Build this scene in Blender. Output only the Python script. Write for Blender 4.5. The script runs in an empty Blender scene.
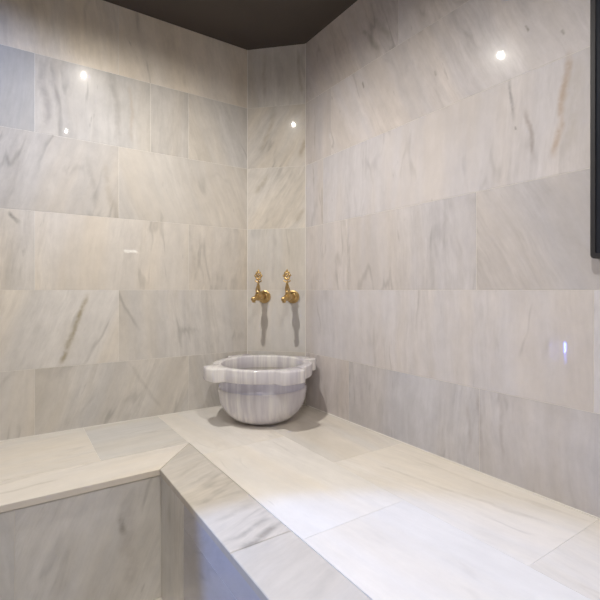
import bpy, bmesh, math, random
from mathutils import Vector, Matrix
random.seed(7)
S = bpy.context.scene
C = S.collection

# ------------------------------------------------------------------ helpers
def obj(name, bm, mats, parent=None, sharp=35):
    bm.normal_update()
    for f in bm.faces:
        f.smooth = True
    for e in bm.edges:
        if len(e.link_faces) == 2:
            e.smooth = e.calc_face_angle(3.14) < math.radians(sharp)
        else:
            e.smooth = False
    me = bpy.data.meshes.new(name)
    bm.to_mesh(me); bm.free()
    o = bpy.data.objects.new(name, me)
    for m in (mats if isinstance(mats, (list, tuple)) else [mats]):
        me.materials.append(m)
    C.objects.link(o)
    if parent:
        o.parent = parent
    return o

def thing(name, label, cat, loc=(0, 0, 0), rotz=0, group=None):
    o = bpy.data.objects.new(name, None); C.objects.link(o)
    o.empty_display_size = .05
    o.location = loc; o.rotation_euler = (0, 0, rotz)
    o['label'] = label; o['category'] = cat
    if group: o['group'] = group
    return o

def struct(o, label=None):
    o['kind'] = 'structure'
    if label: o['label'] = label
    return o

def add_box(bm, lo, hi, mat=0):
    v = [bm.verts.new((x, y, z)) for z in (lo[2], hi[2]) for y in (lo[1], hi[1]) for x in (lo[0], hi[0])]
    for q in ((0, 2, 3, 1), (4, 5, 7, 6), (0, 1, 5, 4), (1, 3, 7, 5), (3, 2, 6, 7), (2, 0, 4, 6)):
        f = bm.faces.new([v[i] for i in q]); f.material_index = mat

def lathe(bm, prof, n=48, axis='z', off=(0, 0, 0), cap=True, flute=None):
    """prof: list of (r, h). axis z: h up; axis y: h along -y (out of the wall)."""
    rings = []
    off = Vector(off)
    for r, h in prof:
        ring = []
        for i in range(n):
            a = 2 * math.pi * i / n
            rr = r * (1 + (flute[1] * math.cos(flute[0] * a) if flute else 0))
            p = (rr * math.cos(a), rr * math.sin(a), h) if axis == 'z' else (rr * math.cos(a), -h, rr * math.sin(a))
            ring.append(bm.verts.new(off + Vector(p)))
        rings.append(ring)
    for a, b in zip(rings, rings[1:]):
        for i in range(n):
            bm.faces.new((a[i], a[(i + 1) % n], b[(i + 1) % n], b[i]))
    if cap:
        bm.faces.new(rings[0][::-1]); bm.faces.new(rings[-1])
    bmesh.ops.recalc_face_normals(bm, faces=bm.faces)

def tube(bm, pts, rad, n=12, closed=False):
    pts = [Vector(p) for p in pts]
    m = len(pts)
    if not hasattr(rad, '__len__'): rad = [rad] * m
    rings = []
    ref = None
    for i, p in enumerate(pts):
        a = pts[(i - 1) % m] if (closed or i > 0) else p
        b = pts[(i + 1) % m] if (closed or i < m - 1) else p
        t = (b - a).normalized()
        if ref is None:
            ref = Vector((0, 0, 1)) if abs(t.z) < .9 else Vector((0, 1, 0))
        s = t.cross(ref).normalized()
        ref = s.cross(t).normalized()
        rings.append([bm.verts.new(p + rad[i] * (math.cos(2 * math.pi * k / n) * s + math.sin(2 * math.pi * k / n) * ref)) for k in range(n)])
    pairs = list(zip(rings, rings[1:]))
    if closed: pairs.append((rings[-1], rings[0]))
    for a, b in pairs:
        for k in range(n):
            bm.faces.new((a[k], a[(k + 1) % n], b[(k + 1) % n], b[k]))
    if not closed:
        bm.faces.new(rings[0][::-1]); bm.faces.new(rings[-1])
    bmesh.ops.recalc_face_normals(bm, faces=bm.faces)

def ball(bm, c, r, sc=(1, 1, 1), n=14):
    bmesh.ops.create_uvsphere(bm, u_segments=n, v_segments=n // 2 + 2, radius=r,
                              matrix=Matrix.Translation(c) @ Matrix.Diagonal((*sc, 1)))

# ------------------------------------------------------------------ materials
class NT:
    def __init__(self, name):
        self.m = bpy.data.materials.new(name); self.m.use_nodes = True
        self.t = self.m.node_tree; self.t.nodes.clear()
        self.out = self.n('ShaderNodeOutputMaterial')
        self.b = self.n('ShaderNodeBsdfPrincipled')
        self.t.links.new(self.b.outputs[0], self.out.inputs[0])
    def n(self, t, **kw):
        x = self.t.nodes.new(t)
        for k, v in kw.items(): setattr(x, k, v)
        return x
    def put(self, s, v):
        if isinstance(v, bpy.types.NodeSocket): self.t.links.new(v, s)
        else: s.default_value = v
    def math(self, op, *a, clamp=False):
        x = self.n('ShaderNodeMath', operation=op, use_clamp=clamp)
        for i, v in enumerate(a): self.put(x.inputs[i], v)
        return x.outputs[0]
    def vec(self, op, *a, scale=None):
        x = self.n('ShaderNodeVectorMath', operation=op)
        for i, v in enumerate(a): self.put(x.inputs[i], v)
        if scale is not None: self.put(x.inputs['Scale'], scale)
        return x.outputs['Value'] if op in ('DOT_PRODUCT', 'LENGTH') else x.outputs[0]
    def noise(self, v, scale, detail=4, rough=.55, dist=0):
        x = self.n('ShaderNodeTexNoise')
        self.put(x.inputs['Vector'], v); x.inputs['Scale'].default_value = scale
        x.inputs['Detail'].default_value = detail; x.inputs['Roughness'].default_value = rough
        x.inputs['Distortion'].default_value = dist
        return x.outputs['Fac']
    def step(self, v, a, b, lo=0., hi=1.):
        x = self.n('ShaderNodeMapRange', interpolation_type='SMOOTHSTEP')
        self.put(x.inputs[0], v)
        x.inputs[1].default_value = a; x.inputs[2].default_value = b
        x.inputs[3].default_value = lo; x.inputs[4].default_value = hi
        return x.outputs[0]
    def mix(self, f, a, b, mode='MIX'):
        x = self.n('ShaderNodeMix', data_type='RGBA', blend_type=mode)
        self.put(x.inputs[0], f); self.put(x.inputs[6], a); self.put(x.inputs[7], b)
        return x.outputs[2]

def rgba(c): return (c[0], c[1], c[2], 1)

def marble(name, strokes=(), rough=.06, spots=()):
    """Polished grey-white marble; every tile carries its own tint, vein direction, vein strength and seed."""
    k = NT(name)
    uv = k.n('ShaderNodeUVMap', uv_map='UVMap').outputs[0]
    tint = k.n('ShaderNodeAttribute', attribute_name='tint').outputs['Color']
    va = k.n('ShaderNodeAttribute', attribute_name='vein').outputs['Color']
    sp = k.n('ShaderNodeSeparateColor'); k.put(sp.inputs[0], va)
    ang = k.math('MULTIPLY', k.math('SUBTRACT', sp.outputs[0], .5), math.pi)
    st = sp.outputs[1]
    seed = k.math('MULTIPLY', sp.outputs[2], 60)
    cz = k.n('ShaderNodeCombineXYZ'); k.put(cz.inputs[2], seed)
    p = k.vec('ADD', uv, cz.outputs[0])
    rot = k.n('ShaderNodeVectorRotate', rotation_type='Z_AXIS')
    k.put(rot.inputs['Vector'], p); k.put(rot.inputs['Angle'], ang)
    r = rot.outputs[0]
    wob = k.math('SUBTRACT', k.noise(r, 3.5, 3), .5)
    cw = k.n('ShaderNodeCombineXYZ'); k.put(cw.inputs[0], k.math('MULTIPLY', wob, .05))
    rw = k.vec('ADD', r, cw.outputs[0])
    s1 = k.vec('MULTIPLY', rw, (1, .13, 1))
    s2 = k.vec('MULTIPLY', rw, (1, .07, 1))
    s3 = k.vec('MULTIPLY', rw, (1, .22, 1))
    n1 = k.math('SUBTRACT', k.noise(s1, 9, 5, .6), .5)
    n2 = k.math('SUBTRACT', k.noise(s2, 38, 5, .62), .5)
    n3 = k.noise(s3, 6.5, 3, .5, .3)
    ridge = k.step(k.math('ABSOLUTE', k.math('SUBTRACT', n3, .5)), 0, .028, 1, 0)
    mask = k.step(k.noise(r, 5, 2), .47, .66)
    ridge = k.math('MULTIPLY', ridge, mask)
    cloud = k.noise(p, 4, 4, .55)
    speck = k.step(k.noise(s3, 55, 2, .5), .70, .78)
    speck = k.math('MULTIPLY', speck, k.step(cloud, .45, .6))
    n4 = k.math('SUBTRACT', k.noise(k.vec('MULTIPLY', rw, (1, .16, 1)), 105, 4, .65), .5)
    patch = k.step(k.noise(s3, 4.5, 3), .40, .62, .25, 1.0)
    iso = k.math('SUBTRACT', k.noise(k.vec('MULTIPLY', rw, (1, .55, 1)), 22, 7, .70), .5)
    v = k.math('ADD', k.math('MULTIPLY', n1, .42), k.math('MULTIPLY', k.math('MULTIPLY', n2, patch), .42))
    v = k.math('ADD', v, k.math('MULTIPLY', k.math('MULTIPLY', n4, patch), .28))
    v = k.math('ADD', v, k.math('MULTIPLY', iso, .34))
    dark = k.step(n1, .09, .22); v = k.math('SUBTRACT', v, k.math('MULTIPLY', dark, .10))
    v = k.math('SUBTRACT', v, k.math('MULTIPLY', ridge, .20))
    v = k.math('SUBTRACT', v, k.math('MULTIPLY', speck, .18))
    v = k.math('ADD', 1.0, k.math('MULTIPLY', v, st))
    v = k.math('ADD', v, k.math('MULTIPLY', k.math('SUBTRACT', cloud, .5), .10))
    hue = k.mix(k.step(k.noise(s1, 5, 3), .35, .65), (.985, 1.0, 1.03, 1), (1.02, 1.0, .965, 1))
    col = k.mix(1.0, tint, hue, 'MULTIPLY')
    gr = k.n('ShaderNodeCombineColor')
    for i in range(3): k.put(gr.inputs[i], v)
    col = k.mix(1.0, col, gr.outputs[0], 'MULTIPLY')
    for (u0, v0, u1, v1, w, amt, c) in strokes:
        A = Vector((u0, v0, 0)); D = Vector((u1, v1, 0)) - A; L = D.length; D.normalize()
        q = k.vec('SUBTRACT', uv, tuple(A))
        t = k.vec('DOT_PRODUCT', q, tuple(D))
        pe = k.vec('DOT_PRODUCT', q, (-D.y, D.x, 0))
        pe = k.math('ADD', pe, k.math('MULTIPLY', k.math('SUBTRACT', k.noise(uv, 9, 4), .5), w * 1.6 + .02))
        m = k.step(k.math('ABSOLUTE', pe), 0, w, 1, 0)
        e = min(.05, L * .3)
        m = k.math('MULTIPLY', m, k.step(t, 0, e)); m = k.math('MULTIPLY', m, k.step(t, L - e, L, 1, 0))
        m = k.math('MULTIPLY', m, k.step(k.noise(uv, 26, 4), .3, .62, .35, 1))
        col = k.mix(k.math('MULTIPLY', m, min(.9, amt * 1.35)), col, rgba(c))
    k.put(k.b.inputs['Base Color'], col)
    k.b.inputs['Roughness'].default_value = .24
    k.b.inputs['IOR'].default_value = 1.15
    k.b.inputs['Coat Weight'].default_value = .8
    k.b.inputs['Coat IOR'].default_value = 1.46
    k.put(k.b.inputs['Coat Roughness'], k.step(cloud, .3, .7, rough * .35, rough * .55))
    return k.m

def plain(name, c, rough=.5, metal=0, var=.06, scale=30, emit=None):
    k = NT(name)
    tc = k.n('ShaderNodeTexCoord').outputs['Object']
    n = k.noise(tc, scale, 3)
    k.put(k.b.inputs['Base Color'], k.mix(n, rgba([x * (1 - var) for x in c]), rgba([min(1, x * (1 + var)) for x in c])))
    k.b.inputs['Roughness'].default_value = rough; k.b.inputs['Metallic'].default_value = metal
    if emit:
        k.b.inputs['Emission Color'].default_value = rgba(emit[0]); k.b.inputs['Emission Strength'].default_value = emit[1]
    return k.m

def basin_marble(name='striped_marble', mul=(1, 1, 1), rough=.13):
    k = NT(name)
    tc = k.n('ShaderNodeTexCoord').outputs['Object']
    rot = k.n('ShaderNodeVectorRotate', rotation_type='Z_AXIS'); k.put(rot.inputs['Vector'], tc)
    rot.inputs['Angle'].default_value = math.radians(34)
    s = k.vec('MULTIPLY', rot.outputs[0], (1, .25, .05))
    n1 = k.noise(s, 24, 4, .6); n2 = k.noise(s, 75, 3, .6); n3 = k.noise(s, 10, 2)
    f = k.math('ADD', k.math('MULTIPLY', n1, .6), k.math('MULTIPLY', n2, .4))
    f = k.step(f, .36, .62)
    c = k.mix(f, (.61, .59, .64, 1), (.86, .845, .84, 1))
    c = k.mix(k.step(n3, .5, .66, 0, .5), c, (.52, .50, .60, 1))
    c = k.mix(1.0, c, rgba(mul), 'MULTIPLY')
    k.put(k.b.inputs['Base Color'], c)
    k.b.inputs['Roughness'].default_value = rough
    return k.m

GROUT = plain('tile_grout', (.78, .76, .72), .8)
BRASS = plain('aged_brass', (.60, .42, .19), .33, 1, .22, 90)
CAULK = plain('white_caulk', (.80, .78, .74), .5)
BLACKC = plain('dark_ceiling_paint', (.070, .057, .048), .75, 0, .1, 3)
LINE = (.28, .26, .24)

# ------------------------------------------------------------------ tiled slabs
def inset(poly, d):
    n = len(poly); A = sum(poly[i][0] * poly[(i + 1) % n][1] - poly[(i + 1) % n][0] * poly[i][1] for i in range(n))
    if A < 0: poly = poly[::-1]
    out = []
    for i in range(n):
        p0, p1, p2 = (Vector(poly[j % n]) for j in (i - 1, i, i + 1))
        d1 = (p1 - p0).normalized(); d2 = (p2 - p1).normalized()
        n1 = Vector((-d1.y, d1.x)); n2 = Vector((-d2.y, d2.x))
        b = (n1 + n2)
        out.append(p1 + b * (d / max(.2, (1 + n1.dot(n2)))))
    return out

def tiles(bm, org, U, V, polys, gap=.0012, depth=.0005):
    """each poly: (list of (u,v), tint, angle in degrees, strength). Adds one thin slab per tile, standing `depth` proud of org."""
    org, U, V = Vector(org), Vector(U), Vector(V)
    N = U.cross(V)
    uvl = bm.loops.layers.uv.get('UVMap') or bm.loops.layers.uv.new('UVMap')
    tl = bm.loops.layers.float_color.get('tint') or bm.loops.layers.float_color.new('tint')
    vl = bm.loops.layers.float_color.get('vein') or bm.loops.layers.float_color.new('vein')
    for poly, tint, ang, stg in polys:
        sd = random.random()
        ip = inset(poly, gap / 2); jp = inset(poly, gap / 2 + .0002)
        rings = []
        for pts, h in ((ip, depth - .0004), (ip, depth - .0002), (jp, depth)):
            rings.append([bm.verts.new(org + U * p[0] + V * p[1] + N * h) for p in pts])
        fs = []
        n = len(ip)
        for a, b in zip(rings, rings[1:]):
            for i in range(n): fs.append(bm.faces.new((a[i], a[(i + 1) % n], b[(i + 1) % n], b[i])))
        fs.append(bm.faces.new(rings[-1]))
        for f in fs:
            f.material_index = 0
            for l in f.loops:
                d = l.vert.co - org
                l[uvl].uv = (d.dot(U), d.dot(V))
                l[tl] = (*tint, 1)
                l[vl] = (ang / 180 + .5, stg, sd, 1)

def T(k, warm=0., base=(.622, .600, .572)):
    return (base[0] * k * (1 + .035 * warm), base[1] * k, base[2] * k * (1 - .05 * warm))

def rect(u0, u1, v0, v1): return [(u0, v0), (u1, v0), (u1, v1), (u0, v1)]

EYE = .955
CEIL = 2.145
BT = .40                       # top of the bench
XW, YW = -2.9, -2.3            # far walls
CH = .207                      # leg of the cut corner
rows = {3: (EYE + .9, CEIL), 2: (EYE + .6, EYE + .9), 1: (EYE + .3, EYE + .6), 0: (EYE, EYE + .3),
        -1: (EYE - .3, EYE), -2: (BT - .002, EYE - .3), -3: (0, BT - .002)}

# ---- left wall (plane y = 0, u = x)
P = []
def lt(row, t0, t1, k, w=0, ang=-12, s=1.): P.append((rect(-CH - t1, -CH - t0, *rows[row]), T(k, w), ang, s))
LM = XW + CH; E_ = -LM
lt(3, 0, .6, 1.10, 1.4, -10, 1.0); lt(3, .6, 1.2, 1.10, 1.4, -8, 1.0); lt(3, 1.2, 1.8, 1.06, .8); lt(3, 1.8, 2.4, .97, .3); lt(3, 2.4, E_, 1, 0)
lt(2, 0, .3, .93, .3, -20, 1.2); lt(2, .3, .47, .86, .5, 2, 1.); lt(2, .47, .9, .88, .1, 2, 1.2); lt(2, .9, 1.5, .76, -.5, 4, .7); lt(2, 1.5, 2.1, .97, 0); lt(2, 2.1, E_, 1, 0)
lt(1, 0, .6, .95, .4, -20, .8); lt(1, .6, 1.2, .88, .6, 16, 1.2); lt(1, 1.2, 1.8, 1, .3); lt(1, 1.8, 2.4, 1.03, .2); lt(1, 2.4, E_, .97, .2)
lt(0, 0, .3, .97, 1., 4, 1.2); lt(0, .3, .9, 1.05, .9, 5, .9); lt(0, .9, 1.5, 1.04, .5, 6, 1.1); lt(0, 1.5, 2.1, 1.0, .3); lt(0, 2.1, E_, .96, .2)
lt(-1, 0, .6, 1.0, .3, -4, 1.1); lt(-1, .6, 1.2, 1.12, .2, 20, 1.1); lt(-1, 1.2, 1.8, .97, 0, 14); lt(-1, 1.8, 2.4, 1, .2); lt(-1, 2.4, E_, 1.03, 0)
lt(-2, 0, .3, 1.0, .2, -10, 1.1); lt(-2, .3, .9, 1.0, 0, 20, 1.1); lt(-2, .9, 1.5, 1.05, .2, 5, .9); lt(-2, 1.5, 2.1, .97, 0); lt(-2, 2.1, E_, .94, 0)
LS = [(-1.03, .648, -0.92, .952, .014, .6, (.34, .29, .19)),
      (-1.01, .66, -.975, .86, .05, .22, (.48, .45, .40)),
      (-1.090, 1.850, -1.060, 1.560, .022, .42, (.33, .31, .30)),
      (-1.052, 1.853, -1.035, 1.65, .02, .35, (.33, .31, .30)),
      (-.83, 1.85, -.80, 1.57, .02, .25, LINE),
      (-.765, 1.84, -.75, 1.57, .012, .25, (.42, .34, .26)),
      (-1.19, 1.252, -1.15, 1.20, .014, .55, (.25, .24, .22)),
      (-.93, 1.52, -.89, 1.27, .02, .2, LINE),
      (-.865, 1.50, -.83, 1.27, .02, .22, (.38, .33, .26)),
      (-.52, 1.25, -.46, .97, .02, .16, LINE),
      (-.78, .66, -.62, .42, .012, .16, LINE)]
bm = bmesh.new()
tiles(bm, (0, .0005, 0), (1, 0, 0), (0, 0, 1), P)
add_box(bm, (XW - .08, .0005, -.05), (-CH + .0, .08, CEIL + .05), 1)
wl = obj('wall_left', bm, [marble('marble_left_wall', LS), GROUT]); struct(wl)

# ---- right wall (plane x = 0, u = -y)
P = []
RB = (.622, .597, .610)
def rt(row, t0, t1, k, w=0, ang=0, s=1.): P.append((rect(CH + t0, min(CH + t1, -YW), *rows[row]), T(k, w, RB), ang, s))
rt(3, 0, .6, .99, .9, -24, 1.2); rt(3, .6, 1.8, 1.04, .4, -22, 1.1); rt(3, 1.8, 2.4, .97, 0)
rt(2, 0, .2, .97, .5, 0, .8); rt(2, .2, 1.4, 1.01, .4, -26, 1.); rt(2, 1.4, 2.0, 1, .1); rt(2, 2.0, 2.4, 1, .1)
rt(1, 0, .14, .97, .3, -2, .8); rt(1, .14, 1.34, 1.01, .1, 3, .7); rt(1, 1.34, 1.94, 1.02, 0, 0, .6); rt(1, 1.94, 2.4, 1, 0)
rt(0, 0, .31, 1.03, .1, 0, .8); rt(0, .31, .92, .94, .1, -3, .9); rt(0, .92, 1.52, .90, -.1, -30, .9); rt(0, 1.52, 2.12, 1, 0); rt(0, 2.12, 2.4, 1, 0)
rt(-1, 0, 1.24, 1.06, 0, -3, .8); rt(-1, 1.24, 1.84, 1.12, -.2, 0, .7); rt(-1, 1.84, 2.4, 1, 0)
rt(-2, 0, .32, 1.05, .5, 2, .8); rt(-2, .32, .93, .97, -.6, 3, 1.1); rt(-2, .93, 1.53, 1.0, -.2, -3, 1.); rt(-2, 1.53, 2.13, .97, 0); rt(-2, 2.13, 2.4, 1, 0)
RS = [(1.395, 1.58, 1.352, 1.29, .016, .5, (.42, .31, .22)),
      (1.41, 1.56, 1.385, 1.29, .03, .25, (.45, .42, .38)),
      (1.232, 1.575, 1.250, 1.42, .009, .5, (.28, .27, .28)),
      (1.250, 1.42, 1.252, 1.405, .005, .8, (.12, .11, .10)),
      (1.277, 1.47, 1.303, 1.30, .010, .45, (.33, .29, .28)),
      (.60, 2.03, .72, 1.86, .016, .4, (.33, .31, .27)),
      (.66, 2.04, .78, 1.88, .02, .35, (.36, .34, .30)),
      (.605, 1.80, .625, 1.765, .008, .6, (.30, .28, .25)),
      (.97, 1.695, .978, 1.67, .007, .5, (.30, .28, .25)),
      (1.277, 1.69, 1.29, 1.665, .006, .6, (.25, .24, .22)),
      (1.37, 1.63, 1.38, 1.61, .006, .5, (.25, .24, .22)),
      (1.135, .66, 1.14, .42, .012, .35, (.40, .37, .38)),
      (1.10, .62, 1.105, .43, .010, .28, (.40, .37, .38)),
      (1.20, .655, 1.215, .45, .010, .28, (.40, .37, .38)),
      (.60, .64, .62, .45, .02, .25, (.44, .41, .44)),
      (.27, 1.56, .272, 1.40, .008, .35, (.34, .32, .30)),
      (.285, 1.84, .285, 1.57, .006, .3, (.36, .33, .29))]
bm = bmesh.new()
tiles(bm, (.0005, 0, 0), (0, -1, 0), (0, 0, 1), P)
add_box(bm, (.0005, YW - .08, -.05), (.08, -CH, CEIL + .05), 1)
wr = obj('wall_right', bm, [marble('marble_right_wall', RS), GROUT]); struct(wr)

# ---- cut corner (u along the wall from the left edge)
q = math.sqrt(.5); CW = CH / q
P = []
def ct(row, k, w, ang, s): P.append((rect(0, CW, *rows[row]), T(k, w), ang, s))
ct(3, 1.04, .6, 0, 1.); ct(2, 1.0, .8, 32, 1.3); ct(1, 1.03, .7, 30, 1.2); ct(0, 1.02, .2, 0, .7); ct(-1, 1.07, .1, 0, .6); ct(-2, 1.05, .1, 0, .6)
P.append((rect(0, CW, *rows[-3]), T(1), 0, .7))
CS = [(.255, 1.59, .295, 1.70, .02, .45, (.38, .30, .20)),
      (.03, 1.42, .12, 1.54, .022, .4, (.38, .33, .25)),
      (.23, 1.27, .29, 1.36, .02, .35, (.40, .34, .26)),
      (.06, 1.62, .15, 1.84, .02, .3, (.42, .35, .26)),
      (.255, 2.14, .275, 1.88, .012, .35, (.40, .36, .30)),
      (.085, 2.14, .082, 1.88, .014, .3, (.42, .38, .33)),
      (.135, 1.25, .13, .98, .014, .22, (.42, .40, .40))]
bm = bmesh.new()
nb = .0005 * q
tiles(bm, (-CH + nb, nb, 0), (q, -q, 0), (0, 0, 1), P)
vs = [bm.verts.new(p) for z in (-.05, CEIL + .05) for p in
      ((-CH + nb, nb, z), (nb, -CH + nb, z), (.08, -CH + nb, z), (.08, .08, z), (-CH + nb, .08, z))]
n = 5
for f in ([bm.faces.new(vs[:5][::-1]), bm.faces.new(vs[5:])] + [bm.faces.new((vs[i], vs[(i + 1) % n], vs[(i + 1) % n + n], vs[i + n])) for i in range(n)]):
    f.material_index = 1
wc = obj('wall_corner', bm, [marble('marble_corner_wall', CS), GROUT]); struct(wc)

# ---- walls behind the camera, floor, ceiling
bm = bmesh.new(); P = []
for r_, (v0, v1) in rows.items():
    u = 0 if r_ % 2 else -.3
    while u < -XW:
        P.append((rect(max(0, u), min(u + .6, -XW), v0, v1), T(random.uniform(.93, 1.05), .2), random.uniform(-15, 15), .9)); u += .6
PW = marble('marble_plain')
tiles(bm, (0, YW - .0005, 0), (-1, 0, 0), (0, 0, 1), P)
add_box(bm, (XW - .08, YW - .08, -.05), (.08, YW - .0005, CEIL + .05), 1)
struct(obj('wall_front', bm, [PW, GROUT]))
bm = bmesh.new(); P = []
for r_, (v0, v1) in rows.items():
    u = YW - (0 if r_ % 2 else .3)
    while u < 0:
        P.append((rect(max(YW, u), min(u + .6, 0), v0, v1), T(random.uniform(.93, 1.05), .2), random.uniform(-15, 15), .9)); u += .6
tiles(bm, (XW - .0005, 0, 0), (0, 1, 0), (0, 0, 1), P)
add_box(bm, (XW - .08, YW, -.05), (XW - .0005, .0015, CEIL + .05), 1)
struct(obj('wall_far_left', bm, [PW, GROUT]))
bm = bmesh.new(); P = []
x = XW
while x < -.8:
    y = YW
    while y < -.57:
        P.append((rect(x, min(x + .6, -.795), y, min(y + .3, -.566)), T(random.uniform(.97, 1.08), .4), 80, .8)); y += .3
    x += .6
tiles(bm, (0, 0, -.0005), (1, 0, 0), (0, 1, 0), P)
add_box(bm, (XW, YW, -.05), (0, 0, -.0005), 1)
struct(obj('floor', bm, [PW, GROUT]))
bm = bmesh.new(); add_box(bm, (XW - .08, YW - .08, CEIL), (.08, .08, CEIL + .06))
struct(obj('ceiling', bm, BLACKC))

# ---- caulk lines (trim)
def bead(name, pts, r=.0022):
    bm = bmesh.new(); tube(bm, pts, r, 8); return struct(obj(name, bm, CAULK))
bead('trim_1', [(-CH, -.0004, BT), (-CH, -.0004, CEIL)], .0020)
bead('trim_2', [(-.0004, -CH, BT), (-.0004, -CH, CEIL)], .0020)
bead('trim_3', [(XW, 0, BT + .001), (-CH, 0, BT + .001), (0, -CH, BT + .001), (0, YW, BT + .001)], .0026)

# ------------------------------------------------------------------ the bench
YE = YW + .005
bench = thing('marble_bench', 'L-shaped built-in marble bench running along both walls under the basin', 'bench', (0, 0, 0))
BB = (.84, .808, .760)
def TB(k, w=0): return T(k, w, BB)
P = []
P.append(([(-.32, 0), (-.32, -.23), (0, -.23), (0, -CH), (-CH, 0)], TB(.97), 8, .5))
for (y0, y1, k) in ((-.23, -.83, .90), (-.83, -1.46, .985), (-1.46, -2.06, .93), (-2.06, YE, .97)):
    P.append((rect(-.32, 0, y1, y0), TB(k, .2), -8 if k > .95 else 6, .55))
for (y0, y1, k) in ((0, -.53, 1.0), (-.53, -1.13, 1.01), (-1.13, -1.73, .98), (-1.73, YE, 1.0)):
    P.append((rect(-.645, -.32, y1, y0), TB(k, .1), -6, .5))
for (x0, x1, k, w) in ((-.645, -.94, .86, -.5), (-.94, -1.54, .96, .2), (-1.54, -2.14, .95, .1), (-2.14, XW + .004, .98, 0)):
    P.append((rect(x1, x0, -.397, 0), TB(k, w), 84, .5))
BS = [(-.22, -.92, -.12, -1.42, .012, .22, (.50, .45, .38)), (-.08, -.95, -.05, -1.40, .010, .18, (.50, .45, .38)),
      (-.25, -.32, -.05, -.60, .03, .16, (.55, .50, .44)), (-.12, -1.5, -.10, -1.9, .02, .2, (.5, .46, .4)),
      (-.30, -1.52, -.2, -1.95, .008, .25, (.5, .44, .36))]
bm = bmesh.new()
tiles(bm, (0, 0, BT - .0005), (1, 0, 0), (0, 1, 0), P)
XE = XW + .004
for lo, hi in (((-.645, YE, BT - .022), (-.0005, -CH, BT - .0005)), ((-.645, -CH, BT - .022), (-CH, -.0005, BT - .0005)), ((XE, -.397, BT - .022), (-.645, -.0005, BT - .0005))):
    add_box(bm, lo, hi, 1)
obj('seat_top', bm, [marble('marble_bench_top', BS, .14), GROUT], bench)

def slab(name, polys, mat, mir):
    bm = bmesh.new()
    uvl = bm.loops.layers.uv.new('UVMap'); tl = bm.loops.layers.float_color.new('tint'); vl = bm.loops.layers.float_color.new('vein')
    for poly, tint, ang, s in polys:
        sd = random.random()
        a = inset(poly, .0006); b = inset(poly, .0022)
        rg = [[bm.verts.new((p[0], p[1], z)) for p in pts] for pts, z in ((b, BT - .020), (a, BT - .0185), (a, BT - .0016), (b, BT))]
        fs = [bm.faces.new(rg[0][::-1]), bm.faces.new(rg[-1])]
        n = len(a)
        for r0, r1 in zip(rg, rg[1:]):
            for i in range(n): fs.append(bm.faces.new((r0[i], r0[(i + 1) % n], r1[(i + 1) % n], r1[i])))
        for f in fs:
            for l in f.loops:
                c = l.vert.co
                l[uvl].uv = (c.x, c.y + (c.z - BT) * (1 if mir else 0)); l[tl] = (*tint, 1); l[vl] = (ang / 180 + .5, s, sd, 1)
    return obj(name, bm, mat, bench, 25)
ES = [(-.80, -1.085, -.63, -1.045, .018, .55, (.30, .28, .25)), (-.80, -1.045, -.64, -1.005, .014, .45, (.34, .32, .29)),
      (-.79, -.86, -.66, -.80, .012, .35, (.36, .34, .31)), (-.77, -.84, -.63, -.765, .012, .35, (.36, .34, .31)),
      (-.79, -.95, -.64, -.92, .016, .3, (.40, .38, .34)), (-.78, -.74, -.64, -.66, .010, .28, (.40, .38, .34)),
      (-.79, -.68, -.66, -.58, .012, .25, (.42, .40, .36)), (-.76, -1.30, -.64, -1.24, .02, .2, (.44, .42, .38)),
      (-.75, -1.46, -.64, -1.43, .02, .2, (.44, .42, .38))]
EM = marble('marble_edge_grey', ES, .14)
slab('edge_slab', [([(-.645, -.397), (-.80, -.571), (-.80, -1.085), (-.645, -1.085)], TB(.74, .5), 72, .8),
                   (rect(-.80, -.645, -1.70, -1.085), TB(.72, .5), 76, .6), (rect(-.80, -.645, YE, -1.70), TB(.73, .5), 76, .6)], EM, False)
slab('edge_slab', [([(-.645, -.397), (-1.40, -.397), (-1.40, -.571), (-.80, -.571)], TB(1.0, .6), 84, .5),
                   (rect(-2.0, -1.40, -.571, -.397), TB(1.0, .5), 84, .5), (rect(XW + .004, -2.0, -.571, -.397), TB(.98, .4), 84, .5)],
     marble('marble_edge_cream', [(-1.30, -.50, -1.05, -.475, .010, .3, (.5, .47, .41)), (-1.35, -.44, -1.08, -.41, .01, .15, (.5, .47, .41))], .14), True)

RT = BT - .0225
bm = bmesh.new()
P = [(rect(-1.175, -.7945, 0, RT), T(1.30, -.7), 22, .9), (rect(-1.775, -1.175, 0, RT), T(1.2, -.9), -10, .9), (rect(-2.375, -1.775, 0, RT), T(.9), -10, .9), (rect(XW + .004, -2.375, 0, RT), T(.9), -10, .9)]
tiles(bm, (0, -.5655, 0), (1, 0, 0), (0, 0, 1), P)
add_box(bm, (XE, -.5655, 0), (-.793, -.0005, RT + .0005), 1)
obj('riser', bm, [marble('marble_riser', [(-.90, .33, -.88, .05, .03, .2, (.40, .36, .34)), (-.915, .30, -.90, .22, .015, .45, (.33, .30, .26))]), GROUT], bench)
bm = bmesh.new()
BLUE_LIT = (.57, .57, .64)  # blue light on the riser, painted into the tile tint
P = [(rect(.566, .779, 0, RT), T(1.25, -.9), 0, .9), (rect(.779, 1.379, .312, RT), T(1., 0, BLUE_LIT), 60, .7), (rect(.779, 1.379, 0, .312), T(.92, 0, BLUE_LIT), 66, .9),  # lower tile darkened to paint in a reflection edge
     (rect(1.379, 1.979, 0, RT), T(.98, 0, BLUE_LIT), 10, .8), (rect(1.979, -YE, 0, RT), T(.98, 0, BLUE_LIT), 10, .8)]
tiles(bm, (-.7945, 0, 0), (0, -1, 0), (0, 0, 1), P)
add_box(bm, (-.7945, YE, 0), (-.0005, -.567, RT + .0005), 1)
obj('riser', bm, [marble('marble_riser_blue_lit', []), GROUT], bench)

bm = bmesh.new(); tube(bm, [(-.7955, -.5665, .002), (-.7955, -.5665, RT)], .0018, 8)
obj('caulk_line', bm, CAULK, bench)

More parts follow.
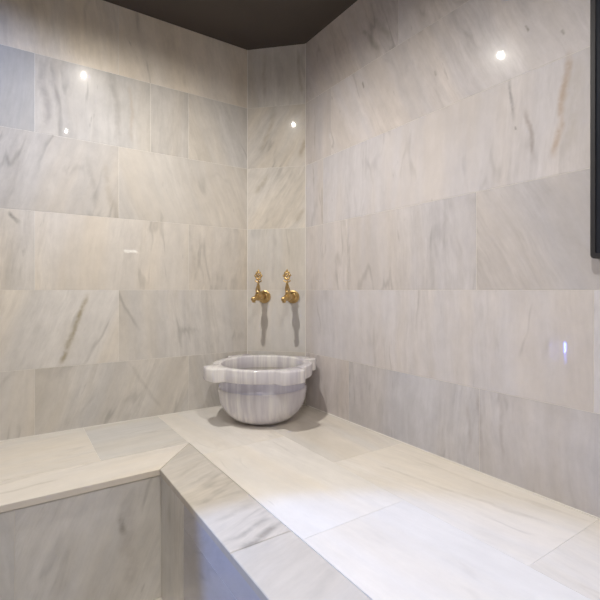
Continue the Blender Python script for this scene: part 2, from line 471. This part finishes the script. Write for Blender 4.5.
# ------------------------------------------------------------------ basin
bas = thing('marble_basin', 'round lavender-striped marble hammam basin with flat ear lugs on the bench corner', 'basin', (-.2765, -.2805, BT))
BM = basin_marble()
prof = [(.0, .0), (.085, .0), (.105, .003), (.125, .011), (.146, .027), (.1635, .046), (.1765, .070), (.185, .096), (.1892, .120), (.1905, .138),
        (.1885, .1425), (.186, .144), (.1845, .147), (.1840, .155), (.1840, .178), (.185, .190)]
inner = [(.176, .190), (.174, .170), (.168, .13), (.155, .09), (.13, .058), (.09, .040), (.02, .036), (.0, .036)]
bm = bmesh.new()
lathe(bm, [(max(r, .0006), h) for r, h in prof] + [(max(r, .0006), h) for r, h in inner], 96)
bm.normal_update()
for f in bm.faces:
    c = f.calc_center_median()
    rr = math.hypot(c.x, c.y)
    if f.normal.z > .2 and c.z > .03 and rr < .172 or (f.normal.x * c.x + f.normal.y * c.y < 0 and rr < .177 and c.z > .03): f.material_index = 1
    elif .1455 < c.z < .188 and rr > .18: f.material_index = 2
obj('bowl', bm, [BM, basin_marble('darker_inner_marble', (.66, .64, .60), .4), basin_marble('lavender_band_marble', (.84, .86, .96), .13)], bas, 40)  # inner faces darker and rougher, groove band darker and bluer
# rim slab: an annulus whose outline swells into four ears
bm = bmesh.new()
N = 240
def R(a):
    f = abs(((a + math.pi / 4) % (math.pi / 2)) - math.pi / 4)
    d = math.degrees(f)
    t = min(1, max(0, (17.5 - d) / 6)); t = t * t * (3 - 2 * t)
    return .215 + t * (.259 * math.cos(f * .9) - .215)
z0, z1 = .1905, .2435
rp = [(lambda r: .1795, z0), (lambda r: r - .005, z0), (lambda r: r - .0015, z0 + .0015), (lambda r: r, z0 + .005), (lambda r: r, z1 - .006),
      (lambda r: r - .002, z1 - .002), (lambda r: r - .006, z1), (lambda r: .182, z1), (lambda r: .178, z1 - .0015), (lambda r: .176, z1 - .005), (lambda r: .1755, z0 + .003), (lambda r: .1765, z0)]
rings = []
for fr, z in rp:
    rings.append([bm.verts.new((fr(R(2 * math.pi * i / N)) * math.cos(2 * math.pi * i / N), fr(R(2 * math.pi * i / N)) * math.sin(2 * math.pi * i / N), z)) for i in range(N)])
for a, b in zip(rings, rings[1:] + rings[:1]):
    for i in range(N): bm.faces.new((a[i], a[(i + 1) % N], b[(i + 1) % N], b[i]))
bmesh.ops.recalc_face_normals(bm, faces=bm.faces)
obj('rim', bm, BM, bas, 50)

# ------------------------------------------------------------------ taps
def shear(bm):
    for v in bm.verts: v.co.x += .075 * min(0, v.co.y + .02); v.co.y *= .88
    return bm
def tap(name, w, label, lean):
    t = thing(name, label, 'tap', (-CH + w * q, -w * q, .922), math.radians(-45), 'brass taps above the basin')
    # local: x to the right along the wall, -y out of the wall, z up
    bm = bmesh.new()
    lathe(bm, [(.0305, 0), (.0315, .002), (.0315, .005), (.029, .007), (.0265, .0075), (.0255, .010), (.024, .0135), (.019, .0175), (.014, .019), (.013, .022)], 64, 'y', flute=(16, .025))
    obj('rosette', bm, BRASS, t, 30)
    bm = bmesh.new()
    lathe(bm, [(.0105, .019), (.0105, .045), (.014, .049), (.0145, .054), (.012, .058), (.0105, .064), (.0115, .080), (.015, .088), (.0175, .099), (.0175, .108), (.015, .117), (.011, .122)], 32, 'y')
    obj('tap_body', shear(bm), BRASS, t, 30)
    bm = bmesh.new()
    tube(bm, [(0, -.118, -.001), (-.001, -.132, -.003), (-.002, -.145, -.008), (-.003, -.153, -.016), (-.003, -.155, -.021), (-.003, -.155, -.025)], [.010, .0095, .0090, .0085, .0080, .0085], 16)
    obj('spout', shear(bm), BRASS, t, 30)
    bm = bmesh.new()
    ball(bm, (-.0035, -.1585, -.009), .0115)
    obj('spout_cap', shear(bm), BRASS, t, 30)
    # lever handle standing upright over the body
    hb = bm = bmesh.new()
    yh = -.104
    lathe(bm, [(.0115, .012), (.0125, .016), (.0105, .021), (.012, .025), (.009, .029)], 24, 'z', (0, yh, 0))
    for s in (-1, 1):
        tube(bm, [(s * .0075, yh, .026), (s * .0085 + lean * .2, yh, .036), (s * .006 + lean * .5, yh, .046), (s * .0028 + lean * .8, yh, .060), (lean, yh, .069)], [.0042, .004, .0036, .0034, .0036], 10)
    tube(bm, [(lean * .4, yh, .028), (lean * .7, yh, .060)], [.003, .0022], 8)
    h = obj('handle', shear(bm), BRASS, t, 40)
    bm = bmesh.new()
    lz = .070
    # curled cross piece
    for s in (-1, 1):
        tube(bm, [(lean, yh, lz - .002), (lean + s * .007, yh, lz + .001), (lean + s * .0135, yh, lz + .0050)], [.0035, .003, .0024], 8)
        ball(bm, (lean + s * .0145, yh, lz + .0058), .0036)
    tube(bm, [(lean, yh, lz), (lean, yh, lz + .014)], [.0036, .003], 8)
    # openwork trefoil
    cz = lz + .030
    tube(bm, [(lean + 0.0130 * math.cos(a), yh, cz + .0140 * math.sin(a)) for a in [2 * math.pi * i / 24 for i in range(24)]], .0042, 8, True)
    for a in (0, 60, 120, 180, 240, 300):
        a = math.radians(a)
        ball(bm, (lean + 0.0150 * math.cos(a), yh, cz + .0165 * math.sin(a)), .0056)
    ball(bm, (lean, yh, cz), 0.0072)
    for a in (45, 135, 225, 315):
        a = math.radians(a)
        tube(bm, [(lean, yh, cz), (lean + .012 * math.cos(a), yh, cz + .013 * math.sin(a))], .0018, 6)
    lathe(bm, [(.0055, cz + .018), (.0045, cz + .024), (.0008, cz + .031)], 12, 'z', (lean, yh, 0))
    obj('finial', shear(bm), BRASS, h, 40)
    return t
tap('brass_tap', .0875, 'ornate brass tap on the cut corner wall, nearer the left wall', .002)
tap('brass_tap', .2310, 'ornate brass tap on the cut corner wall, nearer the right wall', -.003)

# ------------------------------------------------------------------ dark framed panel on the right wall
px0, px1, pz0, pz1 = -1.450, -2.16, 1.030, 2.06
FR = plain('dark_grey_frame', (.036, .036, .040), .45, .2, .1, 40)
NV = plain('navy_black_glass', (.022, .026, .036), .25, 0, .1, 6)
pan = thing('wall_panel', 'dark framed panel with rounded corners hung on the right wall at the picture edge', 'panel', (0, px0, pz0))
def rrect(y0, y1, z0_, z1_, r, n=6):
    pts = []
    for cy, cz, a0 in ((y0 - r, z0_ + r, 270), (y1 + r, z0_ + r, 180), (y1 + r, z1_ - r, 90), (y0 - r, z1_ - r, 0)):
        # y0 is the larger y; run round the outline
        aa = [a0 + 90 * i / n for i in range(n + 1)]
        if True: aa = aa[::-1]
        for a in aa:
            pts.append((cy + r * math.cos(math.radians(a)), cz + r * math.sin(math.radians(a))))
    return pts
def prism(bm, loops):
    rg = [[bm.verts.new((x, y - px0, z - pz0)) for y, z in pts] for x, pts in loops]
    n = len(rg[0])
    for a, b in zip(rg, rg[1:]):
        for i in range(n): bm.faces.new((a[i], a[(i + 1) % n], b[(i + 1) % n], b[i]))
    return rg
bm = bmesh.new()
o1 = rrect(px0, px1, pz0, pz1, .010); o2 = rrect(px0 - .003, px1 + .003, pz0 + .003, pz1 - .003, .008)
i1 = rrect(px0 - .012, px1 + .012, pz0 + .012, pz1 - .012, .004); 
rg = prism(bm, [(0, o1), (-.026, o1), (-.030, o2), (-.030, i1), (-.020, i1)])
bm.faces.new(rg[0])
bmesh.ops.recalc_face_normals(bm, faces=bm.faces)
obj('frame', bm, FR, pan, 40)
bm = bmesh.new()
i2 = rrect(px0 - .0122, px1 + .0122, pz0 + .0122, pz1 - .0122, .004)
rg = prism(bm, [(-.002, i2), (-.0265, i2)])
bm.faces.new(rg[0]); bm.faces.new(rg[1]); bmesh.ops.recalc_face_normals(bm, faces=bm.faces)
obj('screen', bm, NV, pan, 40)

# ------------------------------------------------------------------ lamps
WARM = (1.0, .945, .865); BLUE = (.26, .46, 1.0)
STEEL = plain('white_trim', (.6, .6, .6), .4)
def downlight(name, x, y, label, power, col, em, cone=150, blend=.5, rad=.028, soft=.03):
    t = thing(name, label, 'ceiling light', (x, y, CEIL), 0, None)
    bm = bmesh.new(); lathe(bm, [(.030, -.0005), (.046, -.0005), (.046, -.004), (.040, -.007), (.031, -.005)], 40, cap=False)
    bm2 = bmesh.new()
    lathe(bm2, [(.0005, -.001), (rad, -.001), (rad, -.0025), (.0005, -.003)], 32)
    obj('trim_ring', bm, STEEL, t)
    obj('lens', bm2, plain(name + '_glow', (.8, .8, .8), .3, emit=(col, em)), t)
    L = bpy.data.lights.new(name + '_beam', 'SPOT'); L.energy = power; L.color = col
    L.spot_size = math.radians(cone); L.spot_blend = blend; L.shadow_soft_size = soft
    o = bpy.data.objects.new(name + '_beam', L); C.objects.link(o); o.location = (x, y, CEIL - soft - .012)
    return t
downlight('recessed_downlight', -.851, -.691, 'warm recessed ceiling downlight over the bench corner, seen as reflections in the walls', 56, WARM, 40, 167, .88, .011, .007)
downlight('recessed_downlight', -.84, -1.69, 'warm recessed ceiling downlight nearer the camera, seen as a reflection in the left wall', 40, WARM, 40, 158, 1.0, .011, .007)
def washer(name, label, x, y, aim, power, size, blend):
    t = thing('mood_spotlight', label, 'ceiling light', (x, y, CEIL))
    bm = bmesh.new(); lathe(bm, [(.02, -.001), (.035, -.001), (.035, -.008), (.02, -.006)], 32, cap=False); obj('trim_ring', bm, STEEL, t)
    bm = bmesh.new(); lathe(bm, [(.0005, -.001), (.02, -.001), (.02, -.003), (.0005, -.004)], 32); obj('lens', bm, MOOD, t)
    L = bpy.data.lights.new(name, 'SPOT'); L.energy = power; L.color = BLUE; L.spot_size = math.radians(size); L.spot_blend = blend; L.shadow_soft_size = .015
    o = bpy.data.objects.new(name, L); C.objects.link(o); o.location = (x, y, CEIL - .03)
    o.rotation_euler = (Vector(aim) - o.location).to_track_quat('-Z', 'Y').to_euler()
MOOD = plain('mood_glow', (.5, .5, .6), .3, emit=(BLUE, 6))
washer('bench_beam', 'blue ceiling spotlight tinting the bench edge and its riser', -2.2, -.62, (-.75, -1.37, .35), 150, 25, .40)
washer('washer_beam', 'blue ceiling spotlight tinting the upper left wall', -1.75, -.95, (-1.28, 0, 1.62), 24, 44, 1)
# small blue light bar by the far bench end
t = thing('wall_light', 'small blue light bar low on the far wall, mirrored in the right wall', 'wall light', (XW, -.06, .447))
bm = bmesh.new(); add_box(bm, (0, -.014, -.055), (.010, .014, .055)); obj('back_plate', bm, STEEL, t)
bm = bmesh.new(); add_box(bm, (.0102, -.0045, -.045), (.018, .0045, .045)); bmesh.ops.bevel(bm, geom=bm.edges[:], offset=.002, segments=2, affect='EDGES')
obj('tube', bm, plain('bar_glow', (.7, .7, .9), .3, emit=((.14, .22, 1.0), 170)), t)

t = thing('wall_light', 'added glowing white bar behind the camera, for the bright mark mirrored in the left wall', 'wall light', (-.25, YW, 1.315))  # glowing bar added to make a bright mark in the left wall
bm = bmesh.new(); add_box(bm, (-.065, 0, -.022), (.065, .008, .022)); obj('back_plate', bm, STEEL, t)
bm = bmesh.new(); add_box(bm, (-.055, .0082, -.012), (.055, .016, .012)); bmesh.ops.bevel(bm, geom=bm.edges[:], offset=.003, segments=2, affect='EDGES')
obj('tube', bm, plain('white_bar_glow', (.8, .8, .8), .3, emit=((1, .96, .9), 9)), t)

# camera ------------------------------------------------------------
cam = bpy.data.cameras.new('camera'); co = bpy.data.objects.new('camera', cam); C.objects.link(co)
co.location = (-1.185, -1.924, EYE); co.rotation_euler = (math.radians(90), 0, math.radians(-33.87))
cam.sensor_width = 36; cam.lens = 432 / 600 * 36; cam.shift_y = -10 / 600; cam.clip_start = .02
S.camera = co
w = bpy.data.worlds.new('world'); S.world = w; w.use_nodes = True
w.node_tree.nodes['Background'].inputs[0].default_value = (0, 0, 0, 1)
S.view_settings.view_transform = 'Standard'; S.view_settings.look = 'None'
S.view_settings.gamma = 1; S.view_settings.use_curve_mapping = False; S.view_settings.exposure = .07
S.cycles.max_bounces = 12; S.cycles.diffuse_bounces = 8
